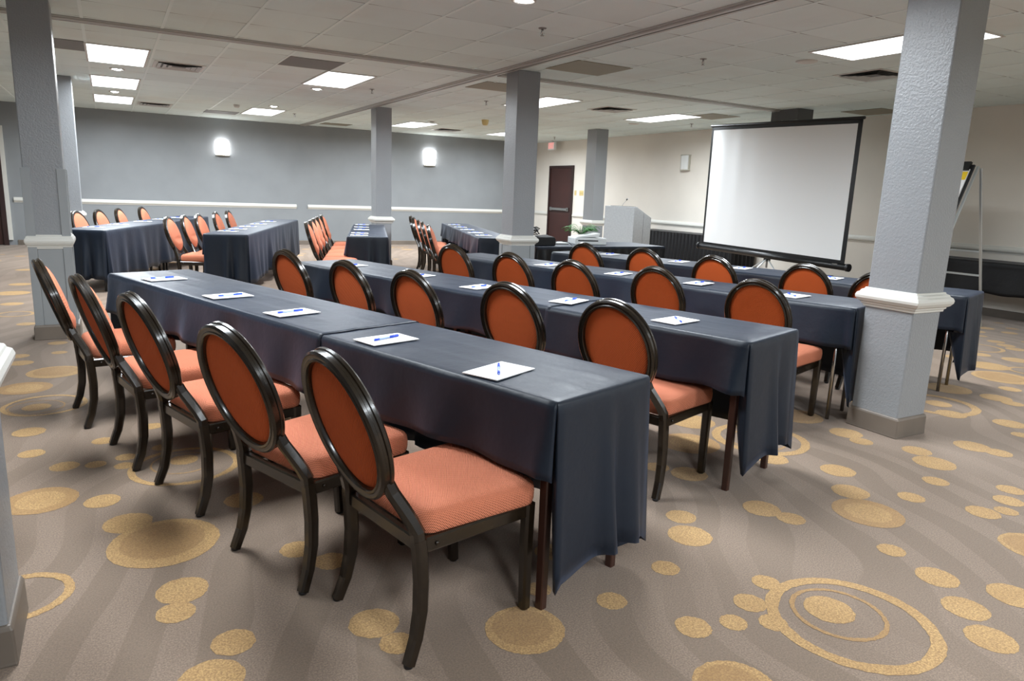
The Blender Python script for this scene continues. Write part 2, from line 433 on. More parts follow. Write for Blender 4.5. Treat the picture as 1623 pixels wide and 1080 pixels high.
# doors
def door(name, cx, w, h, wallx):
    """door leaf in the right-hand wall"""
    root = bpy.data.objects.new(name, None); COL.objects.link(root); root['kind'] = 'structure'
    y0, y1 = cx-w/2, cx+w/2; x = wallx
    bm = NB(); box(bm, x-.035, x, y0, y1, .01, h)
    obj('door_leaf', bm, M['door'], root, bevel=.002)
    bm = NB()
    box(bm, x-.06, x, y0-.06, y0, 0, h+.06); box(bm, x-.06, x, y1, y1+.06, 0, h+.06); box(bm, x-.06, x, y0, y1, h, h+.06)
    obj('door_frame', bm, M['door_frame'], root, bevel=.004)
    return root
root = door('door_1', 15.71, .98, 2.05, XR)
bm = NB()
box(bm, XR-.10, XR-.055, 15.30, 16.10, .985, 1.05)
box(bm, XR-.075, XR-.035, 15.26, 15.36, .97, 1.065); box(bm, XR-.075, XR-.035, 16.04, 16.14, .97, 1.065)
obj('push_bar', bm, M['chrome'], root, bevel=.006)
# brown door with white casing at the left end of the grey wall
root = bpy.data.objects.new('door_2', None); COL.objects.link(root); root['kind'] = 'structure'
bm = NB(); box(bm, -2.72, -1.84, YB-.03, YB, .01, 2.05); obj('door_leaf', bm, M['door'], root, bevel=.002)
bm = NB(); box(bm, -1.84, -1.76, YB-.08, YB, 0, 2.11); box(bm, -2.80, -2.72, YB-.08, YB, 0, 2.11); box(bm, -2.72, -1.84, YB-.08, YB, 2.05, 2.11)
obj('door_frame', bm, M['door_frame'], root)
bm = NB(); box(bm, -1.76, -1.69, YB-.05, YB, .10, 2.2); box(bm, -2.87, -1.69, YB-.05, YB, 2.2, 2.27); box(bm, -2.87, -2.80, YB-.05, YB, .10, 2.2)
obj('door_casing', bm, M['white_trim'], root)

# ------------------------------------------------------------------ columns
MOULD = [(0, .765), (.010, .765), (.012, .780), (.020, .784), (.020, .792), (.034, .800), (.046, .818), (.048, .832), (.042, .848), (.030, .856), (.026, .866), (.012, .872), (.010, .882), (0, .882)]
def column(x0, x1, y0, y1, label, boards=None, bs=.0):
    t = thing('column', label, 'column', ((x0+x1)/2, (y0+y1)/2, 0))
    hx, hy = (x1-x0)/2, (y1-y0)/2
    bm = NB(); box(bm, -hx, hx, -hy, hy, 0, CH); obj('shaft', bm, M['column'], t, bevel=.008)
    bm = NB(); square_loft(bm, -hx, hx, -hy, hy, MOULD if (not boards or boards < 1) else [(o*.62+.006, z) for o, z in MOULD]); obj('moulding', bm, M['white_trim'], t, bevel=.003)
    e = .014 if boards else 0
    bm = NB(); square_loft(bm, -hx-e, hx+e, -hy-e, hy+e, [(.0, 0), (.016, 0), (.014, .012), (.012, .11), (.006, .125), (.0, .125)]); obj('cove_base', bm, M['base'], t, bevel=.006)
    if boards:
        for (a, b, c, d) in ((-hx-.014, -hx+.05, -hy-.014, -hy), (hx-.05, hx+.014, -hy-.014, -hy), (-hx-.014, -hx, -hy, -hy+.05), (hx, hx+.014, -hy, -hy+.05),
                             (-hx-.014, -hx+.05, hy, hy+.014), (hx-.05, hx+.014, hy, hy+.014), (-hx-.014, -hx, hy-.05, hy), (hx, hx+.014, hy-.05, hy)):
            bm = NB(); box(bm, a, b, c, d, .1, boards); obj('corner_board', bm, M['column_board'], t, bevel=.002)
        bm = NB()
        box(bm, -hx+.052, hx-.052, -hy-.006, -hy+.002, .1, .77)
        box(bm, -hx+.052, hx-.052, hy-.002, hy+.006, .1, .77)
        box(bm, -hx-.006, -hx+.002, -hy+.052, hy-.052, .1, .77); box(bm, hx-.002, hx+.006, -hy+.052, hy-.052, .1, .77)
        obj('panel_board', bm, M['column_board'], t, bevel=.001)
    return t
column(4.045, 4.315, 2.412, 2.722, 'grey textured column with white moulding, the large one at the right beside the table ends')
column(4.085, 4.375, 7.29, 7.57, 'grey column with white moulding in the middle, left of the black skirted equipment table', boards=.77)
column(4.055, 4.335, 12.12, 12.40, 'slim grey column standing behind the narrow navy table in front of the grey wall')
column(8.765, 9.055, 12.28, 12.62, 'dark grey column between the brown exit door and the lectern')
column(-.594, -.312, 7.062, 7.345, 'grey column at the left with corner boards up to chest height', boards=1.42)
column(-.63, -.345, 12.02, 12.30, 'grey column mostly hidden behind the boarded left column')
column(-.61, -.325, 2.225, 2.51, 'grey column cut off by the left edge of the picture, closest of all columns')

# ------------------------------------------------------------------ lights and ceiling fittings
def panel_light(x, y, label, k=1.0, w=.575, d=1.31):
    t = thing('ceiling_light', label, 'ceiling light', (x, y, CH), 0, 'fluorescent ceiling panels')
    bm = NB()
    a, b = w/2, d/2
    for q in ((-a-.022, a+.022, -b-.02, -b), (-a-.022, a+.022, b, b+.02), (-a-.022, -a, -b, b), (a, a+.022, -b, b)): box(bm, q[0], q[1], q[2], q[3], -.010, 0)
    obj('frame', bm, M['light_frame'], t)
    bm = NB(); box(bm, -a, a, -b, b, -.007, -.0005); obj('diffuser', bm, M['panel'], t)
    ld = bpy.data.lights.new('tube_light', 'AREA'); ld.shape = 'RECTANGLE'; ld.size = w-.01; ld.size_y = d-.01
    ld.energy = PANEL_WATTS*k; ld.spread = R(170); ld.color = (.93, 1.0, 1.06)
    lo = bpy.data.objects.new('tube_light', ld); COL.objects.link(lo); lo.parent = t; lo.location = (0, 0, -.012)
panel_light(.19, 9.61, 'lit rectangular panel light nearest of the three in a line at upper left')
panel_light(.19, 12.25, 'lit panel light in the middle of the three in a line at upper left')
panel_light(.19, 14.80, 'lit panel light farthest of the three in a line, closest to the grey wall')
panel_light(2.69, 9.6, 'lit panel light between the left lights and the ceiling track, nearer of two')
panel_light(2.69, 14.78, 'small looking lit panel light near the grey wall, left of the ceiling track')
panel_light(5.76, 14.78, 'lit panel light just right of the slim grey column')
panel_light(5.78, 9.6, 'lit panel light partly hidden behind the middle column')
panel_light(8.20, 14.95, 'lit panel light mostly hidden left of the middle column, near the exit sign', 1.0)
panel_light(8.33, 9.80, 'lit panel light above the lectern, left of the projection screen', .95)
panel_light(5.92, 4.0, 'lit panel light partly hidden by the large right column', .8)
panel_light(2.69, 3.75, 'lit panel light above the nearest table rows, beyond the top edge', .9)
panel_light(.19, 3.95, 'lit panel light above the left aisle, beyond the top edge', .85)
panel_light(.19, -1.6, 'lit panel light behind the viewer, left')
panel_light(2.69, -1.6, 'lit panel light behind the viewer, second from left')
panel_light(5.92, -1.6, 'lit panel light behind the viewer, third from left')
panel_light(8.33, -1.6, 'lit panel light behind the viewer, rightmost')

def downlight(x, y, label, lit=True):
    t = thing('downlight', label, 'downlight', (x, y, CH), 0, 'round recessed downlights')
    bm = NB(); lathe(bm, (0, 0, 0), [(.055, -.002), (.075, -.010), (.088, -.008), (.09, 0), (.055, 0)], 32); obj('trim_ring', bm, M['light_frame'], t)
    bm = NB(); lathe(bm, (0, 0, 0), [(.0001, -.016), (.03, -.014), (.054, -.004), (.054, -.0008), (.0001, -.0008)], 24)
    obj('lamp', bm, M['lamp'] if lit else M['dark'], t)
downlight(.20, 10.76, 'lit round downlight between the first and second left panel lights')
downlight(.20, 13.5, 'lit round downlight between the second and third left panel lights')
downlight(2.69, 10.66, 'lit round downlight just behind the panel left of the track')
downlight(2.66, 13.56, 'lit round downlight just in front of the small panel near the grey wall')
downlight(2.69, 4.76, 'lit round downlight at the top edge above the nearest rows')
downlight(5.78, 13.80, 'unlit round downlight beside the panel right of the slim column', False)

def disc_fit(name, label, cat, x, y, r, mat, drop=.02, group=None):
    bm = NB(); lathe(bm, (0, 0, 0), [(.0001, -drop), (r*.6, -drop), (r*.85, -drop*.7), (r, -.004), (r, 0), (.0001, 0)], 28)
    o = obj(name, bm, mat); o.location = (x, y, CH); tag(o, label, cat, group); return o
disc_fit('ceiling_speaker', 'round white ceiling disc left of the right panel light', 'ceiling disc', 5.97, 4.98, .10, M['light_frame'], .018)
disc_fit('ceiling_speaker', 'small round white ceiling disc by the panel above the lectern', 'ceiling disc', 8.6, 10.9, .10, M['light_frame'], .018)

def sprinkler(x, y, label):
    t = thing('sprinkler', label, 'sprinkler', (x, y, CH), 0, 'ceiling sprinkler heads')
    bm = NB(); lathe(bm, (0, 0, 0), [(.0001, -.008), (.03, -.006), (.036, 0), (.0001, 0)], 20); obj('cover_plate', bm, M['steel_dull'], t)
    bm = NB()
    lathe(bm, (0, 0, 0), [(.010, -.006), (.010, -.030), (.006, -.036), (.005, -.055)], 12)
    for s in (-1, 1): tube(bm, [(s*.009, 0, -.026), (s*.016, 0, -.040), (s*.006, 0, -.056)], .0022, 6)
    lathe(bm, (0, 0, 0), [(.0001, -.060), (.018, -.060), (.018, -.057), (.0001, -.056)], 16)
    obj('head', bm, M['chrome'], t)
for x, y, l in ((3.25, 5.42, 'chrome sprinkler head nearest, between the two ceiling tracks'), (5.16, 5.53, 'sprinkler head right of the middle column, before the screen'),
                (3.32, 10.1, 'sprinkler head left of the ceiling track, above the slim column'), (5.09, 10.05, 'sprinkler head just left of the middle column'),
                (3.25, 14.6, 'small far sprinkler head near the left end of the ceiling track'), (9.34, 14.8, 'sprinkler head above the exit sign'),
                (9.28, 10.1, 'sprinkler head between the lectern panel light and the screen')):
    sprinkler(x, y, l)
disc_fit('smoke_detector', 'white smoke detector on the ceiling near the small far panel', 'smoke detector', 2.09, 13.9, .055, M['light_frame'], .05)
disc_fit('smoke_detector', 'yellowed smoke detector on the ceiling left of the middle column', 'smoke detector', 6.37, 12.6, .07, M['cream_plastic'], .10)

def vent(x, y, label, s=.28):
    t = thing('air_vent', label, 'air vent', (x, y, CH), 0, 'square ceiling diffusers')
    bm = NB(); box(bm, -s, s, -s, s, -.006, -.0005); obj('frame', bm, M['light_frame'], t)
    bm = NB()
    for i, q in enumerate((.24, .18, .12)):
        # louvre ring sloping inward
        rings(bm, [[(-q, -q, -.020), (q, -q, -.020), (q, q, -.020), (-q, q, -.020)],
                   [(-q+.045, -q+.045, -.007), (q-.045, -q+.045, -.007), (q-.045, q-.045, -.007), (-q+.045, q-.045, -.007)]], cap0=False, cap1=False, smooth=False)
    obj('louvre', bm, M['steel_track'], t)
    bm = NB(); box(bm, -.235, .235, -.235, .235, -.0075, -.006); obj('throat', bm, M['grey_box'], t)
vent(.85, 9.93, 'square air diffuser right of the nearest left panel light')
vent(.85, 15.1, 'square air diffuser by the farthest left panel light')
vent(7.07, 5.03, 'square air diffuser by the right column, above the screen')
vent(7.0, 9.45, 'square air diffuser between the middle column and lectern light')
vent(6.78, 15.3, 'square air diffuser near the corner of the grey wall')

def tilepanel(x, y, label, mat, w=.60, d=.60):
    bm = NB(); box(bm, -w/2, w/2, -d/2, d/2, -.006, -.0005)
    o = obj('ceiling_panel', bm, M[mat]); o.location = (x, y, CH); tag(o, label, 'ceiling panel', 'odd coloured ceiling panels')
tilepanel(2.10, 8.57, 'grey ceiling panel in front of the lit panel left of the track', 'panel_grey', .6, .64)
tilepanel(-.42, 9.22, 'grey ceiling panel beside the boarded left column', 'panel_grey', .6, .64)
tilepanel(4.52, 8.62, 'dark olive ceiling panel left of the middle column top', 'panel_olive', .62, .64)
tilepanel(4.5, 16.2, 'dark ceiling panel against the grey wall near the track end', 'panel_olive', .6, .5)
tilepanel(2.05, 15.6, 'dark ceiling panel next to the small far light near the grey wall', 'panel_grey', .6, .6)
tilepanel(4.62, 6.70, 'stained translucent ceiling panel right of the middle column top', 'panel_olive', .7, .64)
tilepanel(8.70, 9.0, 'olive ceiling panel between the lectern light and the screen', 'panel_olive', .6, .64)
tilepanel(9.75, 6.85, 'dark ceiling panel beside the top right of the screen', 'panel_olive', .6, .64)
bm = NB(); box(bm, 8.72, 9.05, 7.32, 7.80, CH-.16, CH); o = obj('junction_box', bm, M['grey_box'], bevel=.004); tag(o, 'grey box hanging from the ceiling at the track end above the screen', 'ceiling box')

# wall lamps
def sconce(name, label, loc, rz, w_top, w_bot, h, lit):
    t = thing('wall_sconce', label, 'wall lamp', loc, rz)
    # local: wall at y=0, lamp bulges to -y
    def shell(bm, ww0, ww1, z0, z1, dep):
        rs = []
        for i in range(2):
            ww, z = ((ww0, z0), (ww1, z1))[i]
            rs.append([(ww/2*math.sin(a), -dep*math.cos(a)-.01, z) for a in [R(-90+15*k) for k in range(13)]]+[(ww/2, 0, z), (-ww/2, 0, z)])
        rings(bm, rs, smooth=False)
    bm = NB(); shell(bm, w_bot, w_top, 0, h, .09); obj('shade', bm, M['sconce_lit'] if lit else M['opal_off'], t)
    bm = NB(); shell(bm, w_bot+.02, w_bot+.02, -.022, -.002, .10)
    if not lit:
        shell(bm, w_top+.02, w_top+.02, h+.002, h+.022, .10)
        for s in (-1, 1): box(bm, s*(w_top/2-.01)-.012, s*(w_top/2-.01)+.012, -.05, 0, 0, h)
    obj('bracket', bm, M['sconce_frame'], t)
    return t
sconce('a', 'lit white wall lamp on the grey wall, left of the two', (2.24, YB, 1.955), 0, .28, .27, .29, True)
sconce('b', 'lit tapered white wall lamp on the grey wall right of the slim column', (7.11, YB, 1.985), 0, .34, .27, .35, True)
sconce('c', 'unlit framed wall lamp on the cream wall left of the screen', (XR, 11.16, 1.97), R(-90), .24, .24, .27, False)
# exit sign
t = thing('exit_sign', 'white exit sign with red letters above the brown door', 'exit sign', (9.98, 15.92, 2.70), R(-90))
bm = NB(); box(bm, -.16, .16, -.025, .025, -.21, -.01); obj('housing', bm, M['white_plastic'], t, bevel=.004)
bm = NB(); box(bm, -.14, .14, -.028, -.025, -.19, -.03); obj('face', bm, M['exit_face'], t)
bm = NB(); lathe(bm, (0, 0, 0), [(.02, -.01), (.02, .02)], 12); obj('canopy', bm, M['white_plastic'], t)
cu = bpy.data.curves.new('exit_text', 'FONT'); cu.body = 'EXIT'; cu.size = .20; cu.extrude = .002; cu.align_x = 'CENTER'; cu.align_y = 'CENTER'
tmp = bpy.data.objects.new('tmp_text', cu); COL.objects.link(tmp)
bpy.context.view_layer.update()
me = bpy.data.meshes.new_from_object(tmp.evaluated_get(bpy.context.evaluated_depsgraph_get()))
COL.objects.unlink(tmp); bpy.data.objects.remove(tmp)
me.transform(Matrix.Translation((0, -.030, -.11)) @ Matrix.Rotation(R(90), 4, 'X') @ Matrix.Scale(.60, 4, (1, 0, 0)))
me.materials.clear(); me.materials.append(M['exit_red'])
o = bpy.data.objects.new('letters', me); COL.objects.link(o); o.parent = t; o['label'] = 'red letters EXIT'
# switch plates
for y, w, l in ((15.06, .08, 'narrow ivory switch plate right of the brown door'), (14.80, .17, 'wide ivory switch plate beside the dark grey column')):
    t = thing('switch_plate', l, 'light switch', (XR, y, 1.44), R(-90), 'ivory switch plates')
    bm = NB(); box(bm, -w/2, w/2, -.008, 0, -.06, .06); obj('plate', bm, M['cream_plastic'], t, bevel=.002)
    for i in range(1 if w < .1 else 3):
        xx = 0 if w < .1 else (i-1)*.048
        bm = NB(); box(bm, xx-.006, xx+.006, -.018, -.008, -.012, .012); obj('toggle', bm, M['cream_plastic'], t)

# ------------------------------------------------------------------ chair
def make_chair():
    t = thing('banquet_chair', 'x', 'chair')
    tilt = R(17); cz, cyy = .6925, -.320
    V = Vector((0, -math.sin(tilt), math.cos(tilt))); Nn = Vector((0, math.cos(tilt), math.sin(tilt))); X = Vector((1, 0, 0))
    c = Vector((0, cyy, cz)); a, b = .190, .221
    # legs
    for s in (-1, 1):
        bm = NB(); bar(bm, [(s*.207, .214, .386), (s*.206, .214, .25), (s*.203, .217, .12), (s*.200, .222, .007)], [.041, .039, .037, .035], [.039, .037, .034, .033], (1, 0, 0))
        lg = obj('leg', bm, M['chair_frame'], t)
        bm = NB(); lathe(bm, (s*.200, .222, 0), [(.013, 0), (.0145, .004), (.0145, .012)], 14); obj('foot_cap', bm, M['black_plastic'], lg)
    for s in (-1, 1):
        bm = NB(); bar(bm, [(s*.205, -.205, .386), (s*.206, -.200, .33), (s*.207, -.196, .25), (s*.210, -.200, .16), (s*.214, -.216, .08), (s*.219, -.244, .007)],
                       [.040, .040, .040, .039, .037, .035], [.041, .042, .041, .040, .037, .034], (1, 0, 0))
        lg = obj('leg', bm, M['chair_frame'], t)
        bm = NB(); lathe(bm, (s*.220, -.245, 0), [(.013, 0), (.0145, .004), (.0145, .012)], 14); obj('foot_cap', bm, M['black_plastic'], lg)
    # uprights from the rear leg to the oval
    for s in (-1, 1):
        bm = NB(); bar(bm, [(s*.205, -.206, .376), (s*.202, -.207, .405), (s*.190, -.218, .436), (s*.172, -.236, .476), (s*.152, -.258, .520), (s*.142, -.275, .562)],
                       [.041, .041, .039, .036, .033, .031], [.040, .040, .040, .039, .038, .036], (1, 0, 0), ch=.25)
        obj('back_support', bm, M['chair_frame'], t)
    # apron
    bm = NB()
    bar(bm, [(-.205, .214, .363), (.205, .214, .363)], .026, .046, (0, 1, 0))
    bar(bm, [(-.200, -.198, .363), (.200, -.198, .363)], .026, .046, (0, 1, 0))
    for s in (-1, 1):
        bar(bm, [(s*.205, -.2, .363), (s*.207, .214, .363)], .026, .046, (1, 0, 0))
        lathe(bm, (s*.220, -.15, .363), [(.0001, -.004 if s < 0 else .004), (.006, -.003 if s < 0 else .003), (.007, 0)], 10, axis='x')
    obj('seat_frame', bm, M['chair_frame'], t)
    # seat cushion
    def outline(z, ins, n=12):
        w0, w1, y0, y1, rc = .207, .228, -.188, .240, .045
        pts = []
        for (sx, y, w, a0) in ((1, y0, w0, -90), (1, y1, w1, 0), (-1, y1, w1, 90), (-1, y0, w0, 180)):
            r = max(rc-ins*.4, .01)
            cx_ = sx*(w-ins-r); cy_ = (y+ins+r) if y < 0 else (y-ins-r)
            for k in range(n+1):
                aa = R(a0+90*k/n); pts.append((cx_+r*math.cos(aa), cy_+r*math.sin(aa), z))
        # extra points come with even spacing; bow the sides slightly
        return [Vector((x*(1+.012*math.cos(yy*6)), yy, zz)) for x, yy, zz in pts]
    bm = NB()
    lv = [(.384, .010), (.390, .002), (.404, -.001), (.430, -.002), (.451, .001), (.461, .008), (.468, .020), (.474, .045), (.479, .085), (.482, .13), (.483, .17)]
    rs = [outline(z, i) for z, i in lv]
    rings(bm, rs, cap1=True)
    for f in bm.faces: f.smooth = True
    obj('seat', bm, M['orange'], t)
    # oval frame
    prof = [(-.017, -.015), (-.013, -.021), (-.006, -.023), (-.003, -.020), (.006, -.020), (.010, -.022), (.017, -.016), (.017, -.007), (.0125, -.004), (.0125, .004), (.017, .007), (.017, .016), (.010, .022), (-.013, .022), (-.017, .015)]
    rs = []
    for k in range(72):
        th = 2*math.pi*k/72; p = c+a*math.cos(th)*X+b*math.sin(th)*V
        rad = (b*math.cos(th)*X+a*math.sin(th)*V).normalized()
        rs.append([p+r_*rad+n_*Nn for r_, n_ in prof])
    bm = NB(); rings(bm, rs, loop=True, smooth=False)
    for f in bm.faces: f.smooth = True
    o = obj('back_frame', bm, M['chair_frame'], t)
    e = o.modifiers.new('es', 'EDGE_SPLIT'); e.split_angle = R(38)
    # front cushion and rear panel
    def dome(h, sgn, a_, b_, pinch):
        bm = NB(); seg = 56; rs = []
        for rho in (1.0, .99, .96, .90, .80, .65, .48, .30, .14, .02):
            ring = []
            for k in range(seg):
                th = 2*math.pi*k/seg; u, v = rho*math.cos(th), rho*math.sin(th)
                hh = h*(1-rho**5)**.6 if rho < 1 else 0
                if pinch: hh -= .016*math.exp(-((v+.28)/.10)**2)*math.exp(-(u/.55)**2)*(1-rho**6); hh += .010*math.exp(-((v+.62)/.3)**2)*(1-rho**4)
                ring.append(c+a_*u*X+b_*v*V+sgn*hh*Nn)
            rs.append(ring)
        rings(bm, rs); 
        for f in bm.faces: f.smooth = True
        return bm
    obj('back_cushion', dome(.048, 1, a-.012, b-.012, True), M['orange'], t)
    obj('back_panel', dome(.012, -1, a-.012, b-.012, False), M['orange_shaded'], t)
    return t
CHAIR = make_chair(); chair_used = [False]
def place_chair(x, y, face, label, group, jit=0):
    """face: world angle the sitter would look along"""
    o = CHAIR if not chair_used[0] else copy_tree(CHAIR)
    chair_used[0] = True
    o.location = (x, y, 0); o.rotation_euler = (0, 0, face-R(90)+R(jit)); tag(o, label, 'chair', group)
    return o

# ------------------------------------------------------------------ tablecloths
TH = .742
def drape(name, label, group, org, ang, s0, s1, w, df, db, de0=None, de1=None, seed=1, flip=0, amp=1.0, slit=1.0, zoff=0, mat='navy'):
    xo = .006 if zoff else 0
    """rectangular cloth on a table. local frame: s along ang from org, n to its right.
    df/db: drop on the n=0 / n=w side; de0/de1: drop at the s0/s1 end (None = open end lying on the table)"""
    rnd = random.Random(seed); th = TH+.004+zoff
    G = Vector((math.cos(ang), math.sin(ang), 0)); Nv = Vector((G.y, -G.x, 0)); O = Vector((org[0], org[1], 0))
    ph = [rnd.uniform(0, 6.28) for _ in range(8)]
    def rip(u):   # soft irregular ripple along an edge
        return .40*math.sin(u*14.3+ph[0]+.7*math.sin(u*5))+.30*math.sin(u*25.7+ph[1])+.45*math.sin(u*7.1+ph[2])
    # perimeter: list of (edge point (s,n), offset function params, drop)
    P = []
    step = .03
    def side(a, b, fixed, outn, drop, ax):
        n = max(2, int(abs(b-a)/step)); out = []
        for i in range(n+1):
            v = a+(b-a)*i/n
            dr = drop*(1+.05*rip(v*.5+3))
            fl = (.034+.036*amp*rip(v*.8)+xo)
            if ax == 's': out.append(((v, fixed), (0, outn*fl), (0, outn), dr))
            else: out.append(((fixed, v), (outn*fl, 0), (outn, 0), dr))
        return out
    def corner(s, n, ds, dn, d_in, d_out, rev):
        """tucked corner: from the long-side skirt to the end flap"""
        # d_in long side drop ; d_out end drop
        pts = [((s, n), (ds*.0, dn*.030), (0, dn), d_in*1.0),
               ((s, n), (ds*.012, dn*.022), (ds*.3, dn*.7), d_in*1.02),
               ((s, n), (-ds*.020, -dn*.010*slit), (ds*.5, dn*.5), d_in*1.05),
               ((s, n), (-ds*.075*slit, -dn*.085*slit), (ds*.6, dn*.6), d_in*1.10),
               ((s, n), (-ds*.035*slit, -dn*.050*slit), (ds*.7, dn*.5), (d_in+d_out)/2),
               ((s, n), (ds*.025, dn*.004), (ds*.7, dn*.5), d_out*1.02),
               ((s, n), (ds*.040, dn*.012), (ds*.9, dn*.2), d_out*1.03)]
        return list(reversed(pts)) if rev else pts
    def end(s, ds, n0, n1, drop):
        out = []; m = 22
        for i in range(m+1):
            v = n0+(n1-n0)*i/m; q = i/m
            pleat = .045*math.exp(-((q-.52)/.07)**2)-.030*math.exp(-((q-.66)/.05)**2)+.03*math.exp(-((q-.85)/.08)**2)
            dr = drop*(1.0-.05*math.sin(q*math.pi)-(.03 if q > .6 else 0)+.012*math.sin(q*9+ph[5]))
            out.append(((s, v), (ds*(.035+.010*math.sin(q*5+ph[4])+pleat*amp), 0), (ds, 0), dr))
        return out
    # go around: front side (n=0) from s1 to s0, end s0, back side s0->s1, end s1
    c = .03
    P += side(s1-(c if de1 else 0), s0+(c if de0 else 0), 0, -1, df, 's')
    if de0:
        P += corner(s0, 0, -1, -1, df, de0, False); P += end(s0, -1, c, w-c, de0); P += corner(s0, w, -1, 1, db, de0, True)
    front_end = None
    nfront = len(P) if not de0 else None
    P2 = side(s0+(c if de0 else 0), s1-(c if de1 else 0), w, 1, db, 's')
    if de1: P2 += corner(s1, w, 1, 1, db, de1, False)+end(s1, 1, w-c, c, de1)+corner(s1, 0, 1, -1, df, de1, True)
    bm = NB()
    ts = [0, .012, .03, .06, .12, .2, .3, .4, .5, .6, .7, .8, .9, 1.0]
    rr = .012
    def vert(pt, t):
        (s, n), off, dirv, dr = pt
        if t == 0: return (s, n, th)
        if t == .012: return (s+dirv[0]*rr*.6, n+dirv[1]*rr*.6, th-.003)
        if t == .03: return (s+dirv[0]*rr, n+dirv[1]*rr, th-.012)
        k = t**1.15
        return (s+dirv[0]*rr*(1-k)+off[0]*k*1.0+dirv[0]*.002, n+dirv[1]*rr*(1-k)+off[1]*k+dirv[1]*.002, th-dr*t)
    def mk(p): 
        q = O+p[0]*G+p[1]*Nv; return bm.verts.new((q.x, q.y, p[2]))
    def skirt(pts, closed):
        cols = [[mk(vert(p, t)) for t in ts] for p in pts]
        for i in range(len(cols)-(0 if closed else 1)):
            a, b = cols[i], cols[(i+1) % len(cols)]
            for k in range(len(ts)-1):
                f = bm.faces.new((a[k], b[k], b[k+1], a[k+1])); f.smooth = True
        return cols
    if de0 and not de1: skirt(list(reversed(P2))[0:0]+P+P2, False)
    elif de1 and not de0: skirt(P2+P, False)
    elif de0 and de1: skirt(P+P2, True)
    else: skirt(P, False); skirt(P2, False)
    # top
    a_, b_ = s0+(c if de0 else 0), s1-(c if de1 else 0)
    n_ = max(2, int(abs(b_-a_)/step))
    S = [a_+(b_-a_)*i/n_ for i in range(n_+1)]
    if de0: S = [s0]+S
    if de1: S = S+[s1]
    Nn = [0]+[c+(w-2*c)*i/22 for i in range(23)]+[w]
    ns, nn = len(S)-1, len(Nn)-1; top = []
    for i, s in enumerate(S):
        row = []
        for j, n in enumerate(Nn):
            dz = .0022*noise.noise(Vector((s*5+seed, n*7, 0)))
            if de0: dz += .004*math.exp(-((s-s0-.05-.13*n/w)/.05)**2)+.003*math.exp(-((s-s0)/.3)**2)*math.sin(n*9+s*7+ph[3])
            if de1: dz += .003*math.exp(-((s1-s)/.3)**2)*math.sin(n*9-s*7+ph[3])
            for f0 in (.33, .66): dz += .0022*math.exp(-((n/w-f0)/.03)**2)      # pressed fold lines
            ed = min(s-s0 if de0 else 1, s1-s if de1 else 1, n, w-n)
            dz = max(dz, -.002)*min(1, max(0, ed)/.06)
            row.append(mk((s, n, th+dz)))
        top.append(row)
    for i in range(ns):
        for j in range(nn):
            f = bm.faces.new((top[i][j], top[i][j+1], top[i+1][j+1], top[i+1][j])); f.smooth = True
    bmesh.ops.remove_doubles(bm, verts=bm.verts, dist=.0004)
    o = obj(name, bm, M[mat]); tag(o, label, 'tablecloth', group)
    so = o.modifiers.new('thickness', 'SOLIDIFY'); so.thickness = .0016; so.offset = 0
    return o

def table(org, ang, s0, s1, w, label, group, kind='wood'):
    G = Vector((math.cos(ang), math.sin(ang), 0)); Nv = Vector((G.y, -G.x, 0)); c = Vector((org[0], org[1], 0))+G*(s0+s1)/2+Nv*w/2
    t = thing('folding_table', label, 'table', c, ang, group)
    L = (s1-s0)/2-.006; W = w/2-.006; H = TH-.002
    bm = NB(); box(bm, -L, L, -W, W, H-.028, H); obj('table_top', bm, M['table_top'], t, bevel=.004)
    bm = NB()
    for s in (-1, 1): box(bm, -L+.05, L-.05, s*(W-.045)-.01, s*(W-.045)+.01, H-.075, H-.028)
    obj('apron', bm, M['leg_black'], t)
    for sx in (-1, 1):
        for sy in (-1, 1):
            bm = NB()
            if kind == 'chrome':
                x = sx*(L-.075); y = W-.03 if sy > 0 else W-.31
                tube(bm, [(x, y, H-.03), (x, y, .0)], .0125, 12); leg = obj('leg', bm, M['chrome'], t)
            else:
                x = sx*(L-.045); y = sy*(W-.045)
                bar(bm, [(x, y, H-.03), (x, y, 0)], [.036, .030], [.036, .030], (1, 0, 0), ch=.12)
                leg = obj('leg', bm, M['leg_wood' if kind == 'wood' else 'leg_black'], t)
        if kind == 'chrome':
            x = sx*(L-.075)
            bm = NB(); tube(bm, [(x, W-.31, .58), (x, W-.03, .58)], .009, 8); obj('cross_bar', bm, M['chrome'], t)
    return t

def pad(x, y, ang, z, label, glabel, penlabel, pen_ang, rnd):
    L, W = .225, .150
    bm = NB(); box(bm, -L/2, L/2, -W/2, W/2, 0, .003)
    o = obj('notepad', bm, M['paper']); o.location = (x, y, z); o.rotation_euler = (0, 0, ang); tag(o, label, 'notepad', 'notepads on the '+glabel)
    t = thing('pen', penlabel, 'pen', (x+rnd.uniform(-.015, .015), y+rnd.uniform(-.015, .015), z+.0035+.0045), pen_ang, 'pens on the '+glabel)
    pl = .14
    bm = NB(); tube(bm, [(-pl/2+.006, 0, 0), (.02, 0, 0)], .0044, 10); tube(bm, [(-pl/2, 0, 0), (-pl/2+.006, 0, 0)], [.001, .0035], 8); obj('barrel', bm, M['pen_clear'], t)
    bm = NB(); tube(bm, [(.018, 0, 0), (pl/2, 0, 0)], .0046, 10); bar(bm, [(.022, 0, .0052), (pl/2-.002, 0, .0052)], .003, .0016, (0, 1, 0))
    obj('cap', bm, M['pen_blue'], t)
    bm = NB(); tube(bm, [(-pl/2+.004, 0, 0), (-pl/2+.03, 0, 0)], .00452, 10); obj('grip', bm, M['pen_blue'], t)

